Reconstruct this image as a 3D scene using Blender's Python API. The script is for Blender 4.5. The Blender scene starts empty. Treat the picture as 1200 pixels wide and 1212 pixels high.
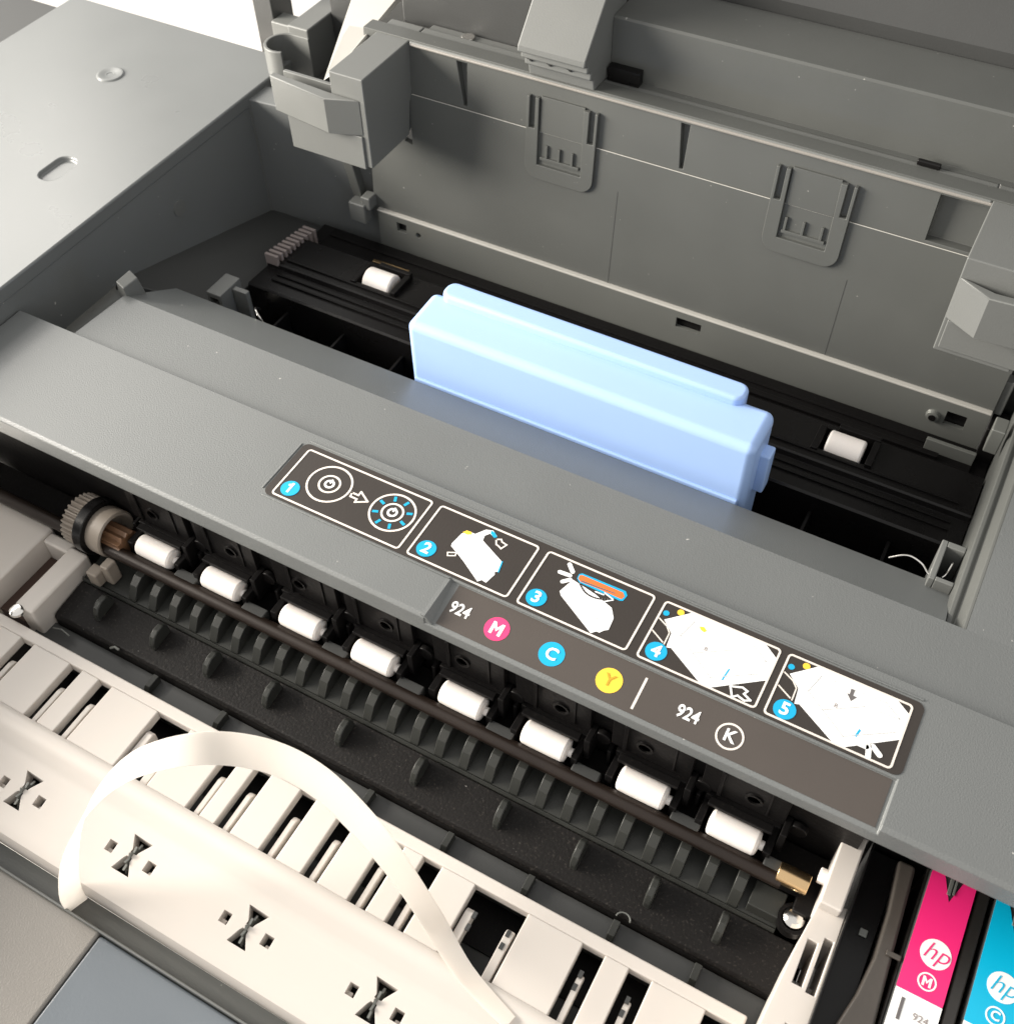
import bpy, bmesh, math, random
from mathutils import Matrix, Vector
random.seed(7)
S = 0.001                                   # the scene is written in millimetres
sc = bpy.context.scene
col = sc.collection

# ------------------------------------------------------------------ camera
cam_d = bpy.data.cameras.new('camera'); cam = bpy.data.objects.new('camera', cam_d); col.objects.link(cam)
CAMROT = Matrix(((0.8758423, -0.3669679, 0.3134243), (0.4823576, 0.6861293, -0.5445712), (-0.0152094, 0.6281411, 0.7779508)))
cam.matrix_world = Matrix.Translation(Vector((146.5026, -131.2973, 220.5462)) * S) @ CAMROT.to_4x4()
cam_d.sensor_fit = 'HORIZONTAL'; cam_d.sensor_width = 36.0; cam_d.lens = 36.0 * 1305.06 / 1200.0
cam_d.clip_start = 0.005; cam_d.clip_end = 50
sc.camera = cam
cam_d.dof.use_dof = True; cam_d.dof.focus_distance = 0.285; cam_d.dof.aperture_fstop = 40.0

# ------------------------------------------------------------------ light
w = bpy.data.worlds.new('World'); sc.world = w; w.use_nodes = True
bg = w.node_tree.nodes['Background']; bg.inputs[0].default_value = (1.0, 0.98, 0.95, 1); bg.inputs[1].default_value = 0.45

def area(name, loc, target, sx, sy, power, colour):
    d = bpy.data.lights.new(name, 'AREA'); d.shape = 'RECTANGLE'; d.size = sx * S; d.size_y = sy * S
    d.energy = power; d.color = colour
    o = bpy.data.objects.new(name, d); col.objects.link(o)
    o.location = Vector(loc) * S
    o.rotation_euler = (Vector(target) - Vector(loc)).to_track_quat('-Z', 'Y').to_euler()
    return o
area('left_lamp', (-615, -180, 210), (20, 0, -20), 420, 300, 10.6, (1.0, 0.935, 0.845))  # unseen lamp low at the left, inferred from the tab shadows
area('window_light', (-700, 320, 530), (0, 320, 530), 440, 350, 1.7, (1.0, 0.96, 0.90))

vs = sc.view_settings
vs.view_transform = 'Standard'; vs.look = 'None'; vs.exposure = 1.0; vs.gamma = 1.0; vs.use_curve_mapping = False
sc.render.engine = 'CYCLES'

# ------------------------------------------------------------------ materials
def mat(name, colour, rough=0.45, grain=0.0, gscale=900.0, var=0.06, metal=0.0, sss=0.0, spec=0.5, coat=0.0, dust=0.0, specks=0.0):
    m = bpy.data.materials.new(name); m.use_nodes = True
    nt = m.node_tree; b = nt.nodes['Principled BSDF']
    b.inputs['Roughness'].default_value = rough; b.inputs['Metallic'].default_value = metal
    b.inputs['Specular IOR Level'].default_value = spec
    if coat: b.inputs['Coat Weight'].default_value = coat; b.inputs['Coat Roughness'].default_value = 0.15
    if sss:
        b.inputs['Subsurface Weight'].default_value = sss
        b.inputs['Subsurface Radius'].default_value = (1.0, 0.9, 0.8); b.inputs['Subsurface Scale'].default_value = 0.003
    tc = nt.nodes.new('ShaderNodeTexCoord')
    n = nt.nodes.new('ShaderNodeTexNoise'); n.inputs['Scale'].default_value = 42.0; n.inputs['Detail'].default_value = 5.0
    nt.links.new(tc.outputs['Object'], n.inputs['Vector'])
    mx = nt.nodes.new('ShaderNodeMix'); mx.data_type = 'RGBA'
    mx.inputs[6].default_value = tuple(c * (1 - var) for c in colour) + (1,)
    mx.inputs[7].default_value = tuple(min(1, c * (1 + var)) for c in colour) + (1,)
    nt.links.new(n.outputs['Fac'], mx.inputs[0])
    out = mx.outputs[2]
    if dust:
        n3 = nt.nodes.new('ShaderNodeTexNoise'); n3.inputs['Scale'].default_value = 1500.0; n3.inputs['Detail'].default_value = 2.0
        nt.links.new(tc.outputs['Object'], n3.inputs['Vector'])
        rp = nt.nodes.new('ShaderNodeValToRGB'); rp.color_ramp.elements[0].position = 0.60; rp.color_ramp.elements[1].position = 0.78
        rp.color_ramp.elements[1].color = (dust, dust, dust, 1)
        nt.links.new(n3.outputs['Fac'], rp.inputs[0])
        m2 = nt.nodes.new('ShaderNodeMix'); m2.data_type = 'RGBA'; m2.inputs[7].default_value = (0.32, 0.28, 0.24, 1)
        nt.links.new(rp.outputs[0], m2.inputs[0]); nt.links.new(out, m2.inputs[6]); out = m2.outputs[2]
    if specks:
        n4 = nt.nodes.new('ShaderNodeTexNoise'); n4.inputs['Scale'].default_value = 700.0; n4.inputs['Detail'].default_value = 1.0
        nt.links.new(tc.outputs['Object'], n4.inputs['Vector'])
        r4 = nt.nodes.new('ShaderNodeValToRGB'); r4.color_ramp.elements[0].position = 0.79; r4.color_ramp.elements[1].position = 0.83
        r4.color_ramp.elements[1].color = (specks, specks, specks, 1)
        nt.links.new(n4.outputs['Fac'], r4.inputs[0])
        m4 = nt.nodes.new('ShaderNodeMix'); m4.data_type = 'RGBA'; m4.inputs[7].default_value = (0.6, 0.58, 0.54, 1)
        nt.links.new(r4.outputs[0], m4.inputs[0]); nt.links.new(out, m4.inputs[6]); out = m4.outputs[2]
    nt.links.new(out, b.inputs['Base Color'])
    mr = nt.nodes.new('ShaderNodeMapRange'); mr.inputs[3].default_value = rough * 0.85; mr.inputs[4].default_value = min(1, rough * 1.15)
    nt.links.new(n.outputs['Fac'], mr.inputs[0]); nt.links.new(mr.outputs[0], b.inputs['Roughness'])
    if grain:
        g = nt.nodes.new('ShaderNodeTexNoise'); g.inputs['Scale'].default_value = gscale; g.inputs['Detail'].default_value = 3.0
        nt.links.new(tc.outputs['Object'], g.inputs['Vector'])
        bp = nt.nodes.new('ShaderNodeBump'); bp.inputs['Strength'].default_value = grain; bp.inputs['Distance'].default_value = 0.0004
        nt.links.new(g.outputs['Fac'], bp.inputs['Height']); nt.links.new(bp.outputs[0], b.inputs['Normal'])
    return m
GREY = (0.139, 0.146, 0.145)
M = dict(
    grey=mat('grey_textured_plastic', GREY, 0.40, 0.22, 2600, specks=0.7),
    deck=mat('grey_satin_deck_plastic', GREY, 0.29, 0.05, 2600),
    door=mat('grey_moulded_plastic', (0.086, 0.089, 0.084), 0.38, 0.08, 2600, 0.10, specks=0.35),
    frame=mat('grey_frame_plastic', (0.140, 0.144, 0.138), 0.42, 0.12, 2600),
    slate=mat('blue_grey_smooth_plastic', (0.145, 0.165, 0.185), 0.33, 0.10, 1500),
    black=mat('black_moulded_plastic', (0.006, 0.0055, 0.0055), 0.40, 0.15, 900, 0.3, dust=0.03, spec=0.14),
    gloss=mat('black_gloss_plastic', (0.007, 0.0065, 0.0065), 0.27, 0.06, 900, 0.3, spec=0.25),
    dusty=mat('dusty_black_plastic', (0.0075, 0.0065, 0.006), 0.50, 0.30, 1300, 0.3, dust=0.10, spec=0.2, specks=0.3),
    rib=mat('charcoal_rib_plastic', (0.032, 0.033, 0.030), 0.34, 0.06, 1500, 0.2, spec=0.3),
    guide=mat('brown_black_guide_plastic', (0.060, 0.052, 0.045), 0.30, 0.1, 900, 0.35),  # lighter, browner base than the other black plastics
    shell=mat('reflection_tinted_shell_plastic', (0.23, 0.215, 0.195), 0.42, 0.25, 2200),  # overhead reflection put into a lighter, warmer base colour
    darkgrey=mat('dark_grey_plastic', (0.042, 0.043, 0.042), 0.45, 0.08, 2200, 0.12),
    white=mat('white_moulded_plastic', (0.60, 0.555, 0.51), 0.38, 0.03, 500, 0.02, sss=0.15),
    roller=mat('white_roller_plastic', (0.78, 0.735, 0.70), 0.45, 0.08, 900, 0.07, sss=0.2),
    paper=mat('white_strip_film', (0.86, 0.83, 0.79), 0.40, 0.02, 400, 0.01),
    blue=mat('light_blue_plastic', (0.33, 0.48, 0.80), 0.36, 0.03, 600, 0.03, sss=0.08),
    metal=mat('galvanised_steel', (0.165, 0.17, 0.158), 0.36, 0.03, 900, 0.08, metal=0.3),
    chrome=mat('bright_steel', (0.75, 0.73, 0.70), 0.18, 0.02, 300, 0.05, metal=1.0),
    rod=mat('dark_bronze_rod', (0.017, 0.011, 0.008), 0.38, 0.08, 250, 0.4, metal=0.3),
    brass=mat('brass', (0.72, 0.50, 0.27), 0.25, 0.03, 400, 0.1, metal=1.0),
    tan=mat('tan_gear_plastic', (0.24, 0.205, 0.17), 0.5, 0.1, 500, 0.15),
    amber=mat('amber_gear_plastic', (0.16, 0.085, 0.045), 0.45, 0.1, 500, 0.2),
    brown=mat('brown_felt', (0.055, 0.030, 0.022), 0.85, 0.3, 900, 0.2),
    lilac=mat('grey_pink_plastic', (0.26, 0.22, 0.21), 0.5, 0.1, 500, 0.1),
    label=mat('black_label_film', (0.028, 0.022, 0.018), 0.38, 0.06, 1800, 0.15),
    lowlabel=mat('sheen_lightened_label_film', (0.066, 0.055, 0.048), 0.36, 0.06, 2400, 0.12),  # lighter than the upper label film: sheen put into the base colour
    litgrey=mat('lit_grey_plastic', (0.42, 0.41, 0.38), 0.42, 0.06, 2000, 0.05),  # for brightly lit parts, the light put into the base colour
    ink=mat('cream_print', (0.72, 0.66, 0.60), 0.5, 0, 1, 0.03),
    wink=mat('white_print', (0.85, 0.85, 0.84), 0.5, 0, 1, 0.01),
    paleprint=mat('pale_grey_print', (0.52, 0.52, 0.52), 0.5, 0, 1, 0.03),
    cyan=mat('cyan_print', (0.0, 0.36, 0.62), 0.4, 0, 1, 0.02),
    magenta=mat('magenta_print', (0.70, 0.045, 0.17), 0.4, 0, 1, 0.02),
    yellow=mat('yellow_print', (0.88, 0.55, 0.05), 0.4, 0, 1, 0.02),
    ochre=mat('ochre_print', (0.50, 0.30, 0.02), 0.4, 0, 1, 0.03),
    orange=mat('orange_print', (0.80, 0.16, 0.03), 0.4, 0, 1, 0.05),
    greyprint=mat('grey_print', (0.12, 0.11, 0.11), 0.5, 0, 1, 0.05),
    cart_m=mat('magenta_cartridge_label', (0.78, 0.020, 0.17), 0.33, 0.03, 900, 0.03),
    cart_c=mat('cyan_cartridge_label', (0.0, 0.42, 0.66), 0.33, 0.03, 900, 0.03),
    table=mat('white_table_top', (0.66, 0.64, 0.61), 0.45, 0.03, 300, 0.03),
)

nt = M['paper'].node_tree                                # thin film: part of the light comes through it
tr = nt.nodes.new('ShaderNodeBsdfTranslucent'); tr.inputs[0].default_value = (0.97, 0.94, 0.90, 1)
ms = nt.nodes.new('ShaderNodeMixShader'); ms.inputs[0].default_value = 0.65
nt.links.new(nt.nodes['Principled BSDF'].outputs[0], ms.inputs[1]); nt.links.new(tr.outputs[0], ms.inputs[2])
nt.links.new(ms.outputs[0], nt.nodes['Material Output'].inputs['Surface'])

# ------------------------------------------------------------------ mesh helpers
class MB:
    def __init__(s): s.v = []; s.f = []
    def add(s, vs, fs):
        o = len(s.v); s.v += [tuple(p) for p in vs]; s.f += [tuple(i + o for i in f) for f in fs]; return s
    def box(s, x0, x1, y0, y1, z0, z1):
        return s.add([(x0,y0,z0),(x1,y0,z0),(x1,y1,z0),(x0,y1,z0),(x0,y0,z1),(x1,y0,z1),(x1,y1,z1),(x0,y1,z1)],
                     [(0,3,2,1),(4,5,6,7),(0,1,5,4),(1,2,6,5),(2,3,7,6),(3,0,4,7)])
    def prism(s, poly, a, b, axis='x'):
        n = len(poly)
        def p(q, t): return {'x': (t, q[0], q[1]), 'y': (q[0], t, q[1]), 'z': (q[0], q[1], t)}[axis]
        return s.add([p(q, a) for q in poly] + [p(q, b) for q in poly],
                     [tuple(range(n)), tuple(range(2*n-1, n-1, -1))] + [(i, i+n, (i+1) % n + n, (i+1) % n) for i in range(n)])
    def hexa(s, lo, hi):                                 # two quads joined
        return s.add(list(lo) + list(hi), [(0,3,2,1),(4,5,6,7),(0,1,5,4),(1,2,6,5),(2,3,7,6),(3,0,4,7)])
    def cyl(s, p0, p1, r, n=20, r1=None):
        p0 = Vector(p0); p1 = Vector(p1); d = (p1 - p0).normalized(); u = d.orthogonal().normalized(); v = d.cross(u)
        r1 = r if r1 is None else r1
        ring = lambda c, q: [c + u*q*math.cos(2*math.pi*i/n) + v*q*math.sin(2*math.pi*i/n) for i in range(n)]
        return s.add(ring(p0, r) + ring(p1, r1), [tuple(range(n-1, -1, -1)), tuple(range(n, 2*n))] + [(i, (i+1) % n, (i+1) % n+n, i+n) for i in range(n)])
    def tube(s, pts, r, n=8):
        pts = [Vector(p) for p in pts]; rings = []
        for i, c in enumerate(pts):
            d = (pts[min(i+1, len(pts)-1)] - pts[max(i-1, 0)]).normalized()
            u = d.cross(Vector((0.13, 0.31, 0.94))).normalized(); v = d.cross(u)
            rings += [c + u*r*math.cos(2*math.pi*k/n) + v*r*math.sin(2*math.pi*k/n) for k in range(n)]
        fs = [tuple(range(n-1, -1, -1)), tuple(range(len(rings)-n, len(rings)))]
        for i in range(len(pts)-1):
            for k in range(n): fs.append((i*n+k, i*n+(k+1) % n, (i+1)*n+(k+1) % n, (i+1)*n+k))
        return s.add(rings, fs)
    def lathe(s, prof, c, axis='z', n=28):               # prof: (radius, height) open line revolved
        vs = []
        for r, h in prof:
            for i in range(n):
                a = 2*math.pi*i/n; q = (r*math.cos(a), r*math.sin(a))
                vs.append({'z': (c[0]+q[0], c[1]+q[1], c[2]+h), 'x': (c[0]+h, c[1]+q[0], c[2]+q[1]), 'y': (c[0]+q[0], c[1]+h, c[2]+q[1])}[axis])
        fs = [tuple(range(n)), tuple(range(len(vs)-1, len(vs)-n-1, -1))]
        for j in range(len(prof)-1):
            for i in range(n): fs.append((j*n+i, j*n+(i+1) % n, (j+1)*n+(i+1) % n, (j+1)*n+i))
        return s.add(vs, fs)
    def ring(s, c, ro, ri, z0, z1, n=40):                # flat ring
        vs = []
        for r, z in ((ro, z0), (ro, z1), (ri, z1), (ri, z0)):
            vs += [(c[0]+r*math.cos(2*math.pi*i/n), c[1]+r*math.sin(2*math.pi*i/n), z) for i in range(n)]
        fs = []
        for j in range(4):
            for i in range(n): fs.append((j*n+i, j*n+(i+1) % n, ((j+1) % 4)*n+(i+1) % n, ((j+1) % 4)*n+i))
        return s.add(vs, fs)
    def mesh(s, name):
        me = bpy.data.meshes.new(name); me.from_pydata([(a*S, b*S, c*S) for a, b, c in s.v], [], s.f); me.update()
        bm = bmesh.new(); bm.from_mesh(me); bmesh.ops.recalc_face_normals(bm, faces=bm.faces); bm.to_mesh(me); bm.free()
        return me
    def build(s, name, m, parent=None, bevel=0.0, seg=2, cut=None, angle=21):
        me = s.mesh(name)
        if cut is not None: me = boolean(me, cut)
        me.materials.clear(); me.materials.append(M[m])
        return link(name, me, parent, bevel, seg, angle)
def boolean(me, cut):
    a = bpy.data.objects.new('a', me); b = bpy.data.objects.new('b', cut.mesh('cut')); col.objects.link(a); col.objects.link(b)
    md = a.modifiers.new('cut', 'BOOLEAN'); md.object = b; md.operation = 'DIFFERENCE'; md.solver = 'EXACT'
    dg = bpy.context.evaluated_depsgraph_get(); dg.update()
    r = bpy.data.meshes.new_from_object(a.evaluated_get(dg))
    bpy.data.objects.remove(a); bpy.data.objects.remove(b)
    return r
def link(name, me, parent=None, bevel=0.0, seg=2, angle=35):
    for p in me.polygons: p.use_smooth = True
    me.set_sharp_from_angle(angle=math.radians(angle))
    o = bpy.data.objects.new(name, me); col.objects.link(o)
    if bevel:
        md = o.modifiers.new('edge', 'BEVEL'); md.width = bevel*S; md.segments = seg; md.limit_method = 'ANGLE'; md.angle_limit = math.radians(38)
        md.harden_normals = True; md.use_clamp_overlap = True
    put(o, parent)
    return o
def smooth(pts, n=6):
    v = [Vector(p) for p in pts]; out = []
    for i in range(len(v)-1):
        a, b, c, d = v[max(i-1, 0)], v[i], v[i+1], v[min(i+2, len(v)-1)]
        for k in range(n):
            t_ = k/n; out.append(0.5*((2*b) + (c-a)*t_ + (2*a-5*b+4*c-d)*t_*t_ + (3*b-a-3*c+d)*t_**3))
    return out + [v[-1]]
def put(o, parent):
    if parent:
        o.parent = parent
        o.matrix_parent_inverse = Matrix.Translation(-WORLD.get(parent.name, Vector((0, 0, 0))))
    WORLD[o.name] = o.location.copy() if not parent else o.location.copy()
WORLD = {}
def empty(name, loc):
    o = bpy.data.objects.new(name, None); col.objects.link(o); o.location = Vector(loc)*S; o.empty_display_size = 0.02
    WORLD[o.name] = o.location.copy(); return o
def again(o, dx=0, dy=0, dz=0):                          # a copy that shares mesh data, shifted; children too
    c = o.copy(); col.objects.link(c); c.location = o.location + Vector((dx, dy, dz))*S
    for ch in o.children:
        k = ch.copy(); col.objects.link(k); k.parent = c
    return c
def tag(o, label, cat, group=None):
    o['label'] = label; o['category'] = cat
    if group: o['group'] = group
    return o
def rrect(x0, x1, y0, y1, r, n=6):
    pts = []
    for cx, cy, a0 in ((x1-r, y1-r, 0), (x0+r, y1-r, 90), (x0+r, y0+r, 180), (x1-r, y0+r, 270)):
        for i in range(n+1):
            a = math.radians(a0 + 90*i/n); pts.append((cx+r*math.cos(a), cy+r*math.sin(a)))
    return pts
def frame2d(mb, x0, x1, y0, y1, r, t, z0, z1, n=6):      # a printed rounded outline
    o = rrect(x0, x1, y0, y1, r, n); i = rrect(x0+t, x1-t, y0+t, y1-t, max(r-t, .15), n); k = len(o)
    vs = [(p[0], p[1], z1) for p in o] + [(p[0], p[1], z1) for p in i] + [(p[0], p[1], z0) for p in o] + [(p[0], p[1], z0) for p in i]
    fs = []
    for j in range(k):
        q = (j+1) % k; fs += [(j, q, k+q, k+j), (2*k+j, 2*k+q, q, j), (k+j, k+q, 3*k+q, 3*k+j), (2*k+q, 2*k+j, 3*k+j, 3*k+q)]
    return mb.add(vs, fs)
def text(name, body, x, y, z, size, m, parent, rot=0.0, bold=0.0, shear=0.0, tilt=0.0, sx=1.0):
    c = bpy.data.curves.new(name, 'FONT'); c.body = body; c.size = size*S; c.align_x = 'CENTER'; c.align_y = 'CENTER'
    c.extrude = 0.02*S; c.offset = bold*S; c.shear = shear; c.resolution_u = 3
    t = bpy.data.objects.new('t', c); col.objects.link(t)
    dg = bpy.context.evaluated_depsgraph_get(); dg.update()
    me = bpy.data.meshes.new_from_object(t.evaluated_get(dg)); bpy.data.objects.remove(t); me.name = name
    me.transform(Matrix.Translation(Vector((x, y, z))*S) @ Matrix.Rotation(tilt, 4, 'X') @ Matrix.Rotation(rot, 4, 'Z') @ Matrix.Scale(sx, 4, (1, 0, 0)))
    me.materials.clear(); me.materials.append(M[m])
    return link(name, me, parent)

# ================================================================== THE SETTING
tb = MB().box(-900, 900, -700, 1300, -215, -185).build('table', 'table', bevel=2); tb['kind'] = 'structure'

# ================================================================== THE PRINTER
P = empty('printer', (30, 20, -185))
tag(P, 'opened dark grey inkjet printer with its rollers, white tray and rear door showing', 'printer')

# ---- left deck, inner walls
slot = MB().prism(rrect(-144.2, -136.7, 67.5, 81.0, 3.2), 8.6, 14, 'z').cyl((-165, 127.7, 6), (-165, 127.7, 14), 1.0, 16)
deck = MB().box(-219, -112, -230, 167, 5, 10).build('top_deck', 'deck', P, 1.6, 3, cut=slot)
MB().lathe([(5.2, 0.0), (4.6, 0.45), (3.9, 0.5), (2.6, 0.12), (1.4, 0.1), (1.1, -0.8), (0.6, -0.8)], (-165, 127.7, 10.05)).build('screw_boss', 'deck', deck)
MB().box(-260, -219.4, -230, 169, -40, 2).build('side_panel', 'darkgrey', P, 2)
lw = MB()
lw.prism([(-230, 5.2), (166, 5.2), (139.8, -40), (69.5, -20.3), (60, -17.5), (-230, -17.5)], -116, -112.3)
wall = lw.build('inner_side_wall', 'grey', P)
lf = MB().hexa([(-114.5, 60, -16.4), (-114.5, 141.5, -39.4), (-116, 141.5, -76), (-116, 60, -76)],
               [(-88, 78, -32), (-86, 140, -38.5), (-86, 140, -75), (-88, 78, -75)])
lf.build('lower_side_wall', 'darkgrey', P, 0.5)  # darker than the wall above: recess shade put into the colour
MB().box(-118, -88.4, 8, 62, -60, -21).build('corner_floor', 'grey', P, 0.5)
MB().box(159.8, 275, 146, 150, -70, 14).build('rear_corner_wall', 'darkgrey', P, 0.5)
MB().cyl((-112.35, 95.2, -9.5), (-111.9, 95.2, -9.5), 2.9, 24).build('mould_mark', 'frame', wall)
MB().box(-112.3, -111.8, 139.6, 140.4, -39, 6).build('wall_seam', 'frame', wall)
MB().prism([(-117, 139.6), (-117, 150), (-50, 158), (-50, 146.5)], -75, 8, 'z').build('rear_corner_wall', 'grey', P, 0.5)
MB().hexa([(-77, 139, 14), (-72, 139, 12), (-72, 143, 12), (-77, 143, 14)], [(-70, 139.5, -21), (-66, 139.5, -22), (-66, 143, -22), (-70, 143, -21)]).build('damper_link', 'door', P, 0.4)
MB().box(-70, -63, 135, 140, -26, -18).box(-65, -61, 136, 141, -20, -15).build('hinge_block', 'frame', P, 0.6)

# ---- front fascia with the recess for the second row of print
FULL = [(22.5, 0), (22.5, -8.5), (-13.6, -8.5), (-13.6, -6.6), (-14.5, -6.3), (-14.5, -0.8), (-13.6, 0)]
CUTP = [(-1.7, 1), (-2.0, -0.9), (-13.7, -2.4), (-14.5, -3.1), (-16, -3.5), (-16, 1)]
fascia = MB().prism(FULL, -111.6, 275).build('front_fascia', 'grey', P, 0.28, cut=MB().prism(CUTP, 55.6, 166.8))
MB().prism([(54.6, 0.0), (55.65, 0.05), (57.6, -2.6), (55.6, -2.6)], -14.3, -1.2, 'y').build('recess_edge', 'grey', fascia)
rg = MB().prism([(23.1, -2.4), (46.0, -4.0), (46.0, -20.5), (23.1, -20.5)], -92, 275)
rg.prism([(46.0, -4.0), (66.4, -16.2), (66.4, -18), (60, -20.5), (46.0, -20.5)], -92, 165.4)
rg.prism([(46.0, -4.0), (158, -4.0), (158, -20.5), (46.0, -20.5)], 170.4, 275)
ridge = rg.build('rear_ridge', 'grey', P)
MB().prism([(170.5, -4.05), (169.6, -4.3), (167.8, -7.6), (166.8, -6.9), (165.7, -7.1), (165.0, -9.6), (165.0, -48), (170.5, -48)], 46.0, 150, 'y').build('right_inner_wall', 'door', P, 0.3)
MB().hexa([(-95.5, 46, -10), (-90.8, 46, -10), (-90.8, 54, -12), (-95.5, 54, -12)], [(-94.5, 46.5, 0.2), (-90.8, 45.5, -0.6), (-90.8, 52, -1.0), (-94.5, 53, 0.2)]).build('ridge_tab', 'frame', ridge, 0.4)
tab2 = MB().box(158.6, 160.2, 62, 76, -34, -10).box(160.2, 164.9, 74, 76, -34, -10).box(160.2, 164.9, 62, 63.4, -34, -10).build('spring_bracket', 'frame', P, 0.3)
MB().box(-86, -80, 73, 84, -34, -20).box(-79.9, -74, 79, 81, -34, -21).build('spring_bracket', 'frame', P, 0.3, cut=MB().box(-85, -81.4, 70, 90, -26, -22))
MB().tube(smooth([(148, 70, -18), (152, 70.6, -15), (156, 69.4, -14.6), (159, 67.5, -15.6), (162, 67, -14), (163, 71, -12), (162.4, 72, -18)]), 0.27).build('spring', 'chrome', P)
MB().tube(smooth([(-66, 76, -22), (-65, 73, -19), (-62, 70.5, -18.6), (-60, 70, -21)]), 0.4).build('spring', 'chrome', P)

# ---- black paper-feed bay inside the opening
bay = MB().prism([(60, -21.5), (66, -21.5), (66.3, -44), (82, -45), (83.5, -52), (92, -52), (92.2, -30.8), (92.9, -30.2), (103.6, -30.6),
                  (104.2, -29.0), (104.8, -28.6), (121.4, -29.4), (122.2, -30.2), (122.5, -33), (126, -35.5), (138.5, -35.5), (138.5, -80), (60, -80)], -85.5, 164.5)
pk = MB()
for x in (-43.5, 124.3): pk.box(x-9, x+9, 109.5, 119.5, -40, -20)
for x in (-8, 20, 48, 76, 104): pk.box(x-7, x+7, 124.2, 136, -40, -34.3)
bayo = bay.build('paper_feed_bay', 'gloss', P, 0.25, cut=pk)
MB().box(112, 164.3, 74, 75.2, -45, -36).box(128, 129.2, 66.6, 82, -45, -35).box(-85, -2, 74, 75.2, -45, -37).build('bay_partition', 'darkgrey', bayo, 0.2)
MB().box(-80, 160, 122.8, 137.5, -35.4, -34.6).box(20, 150, 127, 129, -34.6, -33).build('bay_rear_shelf', 'black', bayo, 0.2)
for x in (-43.5, 124.3):
    r = MB().lathe([(1.0, -5.6), (3.7, -5.6), (4.2, -5.4), (4.5, -4.9), (4.5, 4.9), (4.2, 5.4), (3.7, 5.6), (1.0, 5.6)], (x, 114.2, -30.3), 'x').build('feed_roller', 'roller', P)
    MB().box(x+7.2, x+9.4, 108.5, 119, -34, -27.2).box(x-9.4, x-7.2, 108.5, 119, -34, -28).box(x-4, x+9, 119.2, 121, -33, -27).build('roller_holder', 'black', P, 0.3)
MB().cyl((-82, 111, -31.5), (160, 111, -31.5), 0.9, 10).build('feed_shaft', 'black', P)
for y, z in ((97.4, -30.0), (100.6, -30.2), (107.0, -28.4), (126.0, -34.4), (132.5, -34.4)):
    MB().box(-79, 160, y, y+.7, z-1, z+.45).build('bay_ridge', 'black', bayo, 0.12)
for x in range(-70, 155, 24): MB().box(x, x+1.0, 83, 92, -50, -37).build('bay_web', 'black', bayo, 0.15)
t0 = MB().box(-86, -80.5, 104, 105.2, -33, -25.5).build('rack_tooth', 'lilac', P, 0.2)
for k in range(1, 10): again(t0, 0, 2.45*k, -0.35*k)
MB().prism([(-56, 126.5), (-41, 127), (-41, 128.2), (-56, 127.9)], -35, -33.6, 'z').build('contact_strip', 'brass', P, 0.1)
MB().box(145, 160, 130, 131.4, -35.4, -30).build('grounding_clip', 'metal', P, 0.2)

# ---- galvanised rail at the foot of the door
hl = MB().box(57.6, 66.4, 130, 138.9+2, -27.6, -23.6).box(147.5, 153.6, 130, 141, -30.0, -24.6).box(-52, -48, 130, 141, -27, -23.2).cyl((144, 130, -28), (144, 145, -28), 1.2, 16).cyl((-43, 130, -26), (-43, 145, -26), 1.1, 16)
rail = MB().box(-60, 159.5, 138.7, 140.2, -36.5, -21.0).build('metal_rail', 'metal', P, 0.15, cut=hl)
MB().box(-60, 159.5, 138.5, 142.3, -20.95, -20.2).build('rail_edge', 'litgrey', rail, 0.2)  # paler than the rail: light on its top put into the colour
MB().box(-58, 158, 140.4, 146, -60, -22.5).build('rail_backing', 'gloss', rail)
MB().lathe([(1.2, -1.4), (1.9, -1.2), (2.3, 0)], (144, 138.7, -28), 'y', 20).build('rivet_ring', 'metal', rail)
MB().cyl((144, 137.1, -28), (144, 138, -28), 1.15, 16).build('rivet_hole', 'gloss', rail)
MB().box(159.8, 164.8, 134, 143, -40, -22).build('rail_end_bracket', 'black', P, 0.4)
MB().box(160.2, 164.0, 118, 124, -16, -7).build('foam_pad', 'metal', P, 0.4)
MB().hexa([(156, 141, -22), (162, 141, -22), (162, 145, -22), (156, 145, -22)], [(158, 142, -10), (162, 142, -9), (162, 146, -9), (158, 146, -10)]).build('rail_end_stop', 'frame', P, 0.4)

# ---- rear door: leans back 5 degrees
LEAN = 0.087
def dy(z): return 140.0 + (z + 20)*LEAN
def dprism(mb, poly, front, back):                       # polygon (x, z) on the door face, pushed forward / back of it
    n = len(poly)
    return mb.add([(x, dy(z)-front, z) for x, z in poly] + [(x, dy(z)+back, z) for x, z in poly],
                  [tuple(range(n)), tuple(range(2*n-1, n-1, -1))] + [(i, i+n, (i+1) % n+n, (i+1) % n) for i in range(n)])
hole = dprism(MB(), [(-47.6, 9.0), (-44.4, 8.4), (-44.8, 14.6)], 9, 9)
dm = MB(); dprism(dm, [(-62, -20), (159.5, -20), (159.5, 26.2), (-62, 26.2)], 0, 2.2)
door = dm.build('rear_door', 'door', P, 0.25, cut=hole)
up = MB(); dprism(up, [(-62, 26), (159.5, 26), (159.5, 44), (-62, 44)], -0.4, 6.0); pkt = MB()
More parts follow.
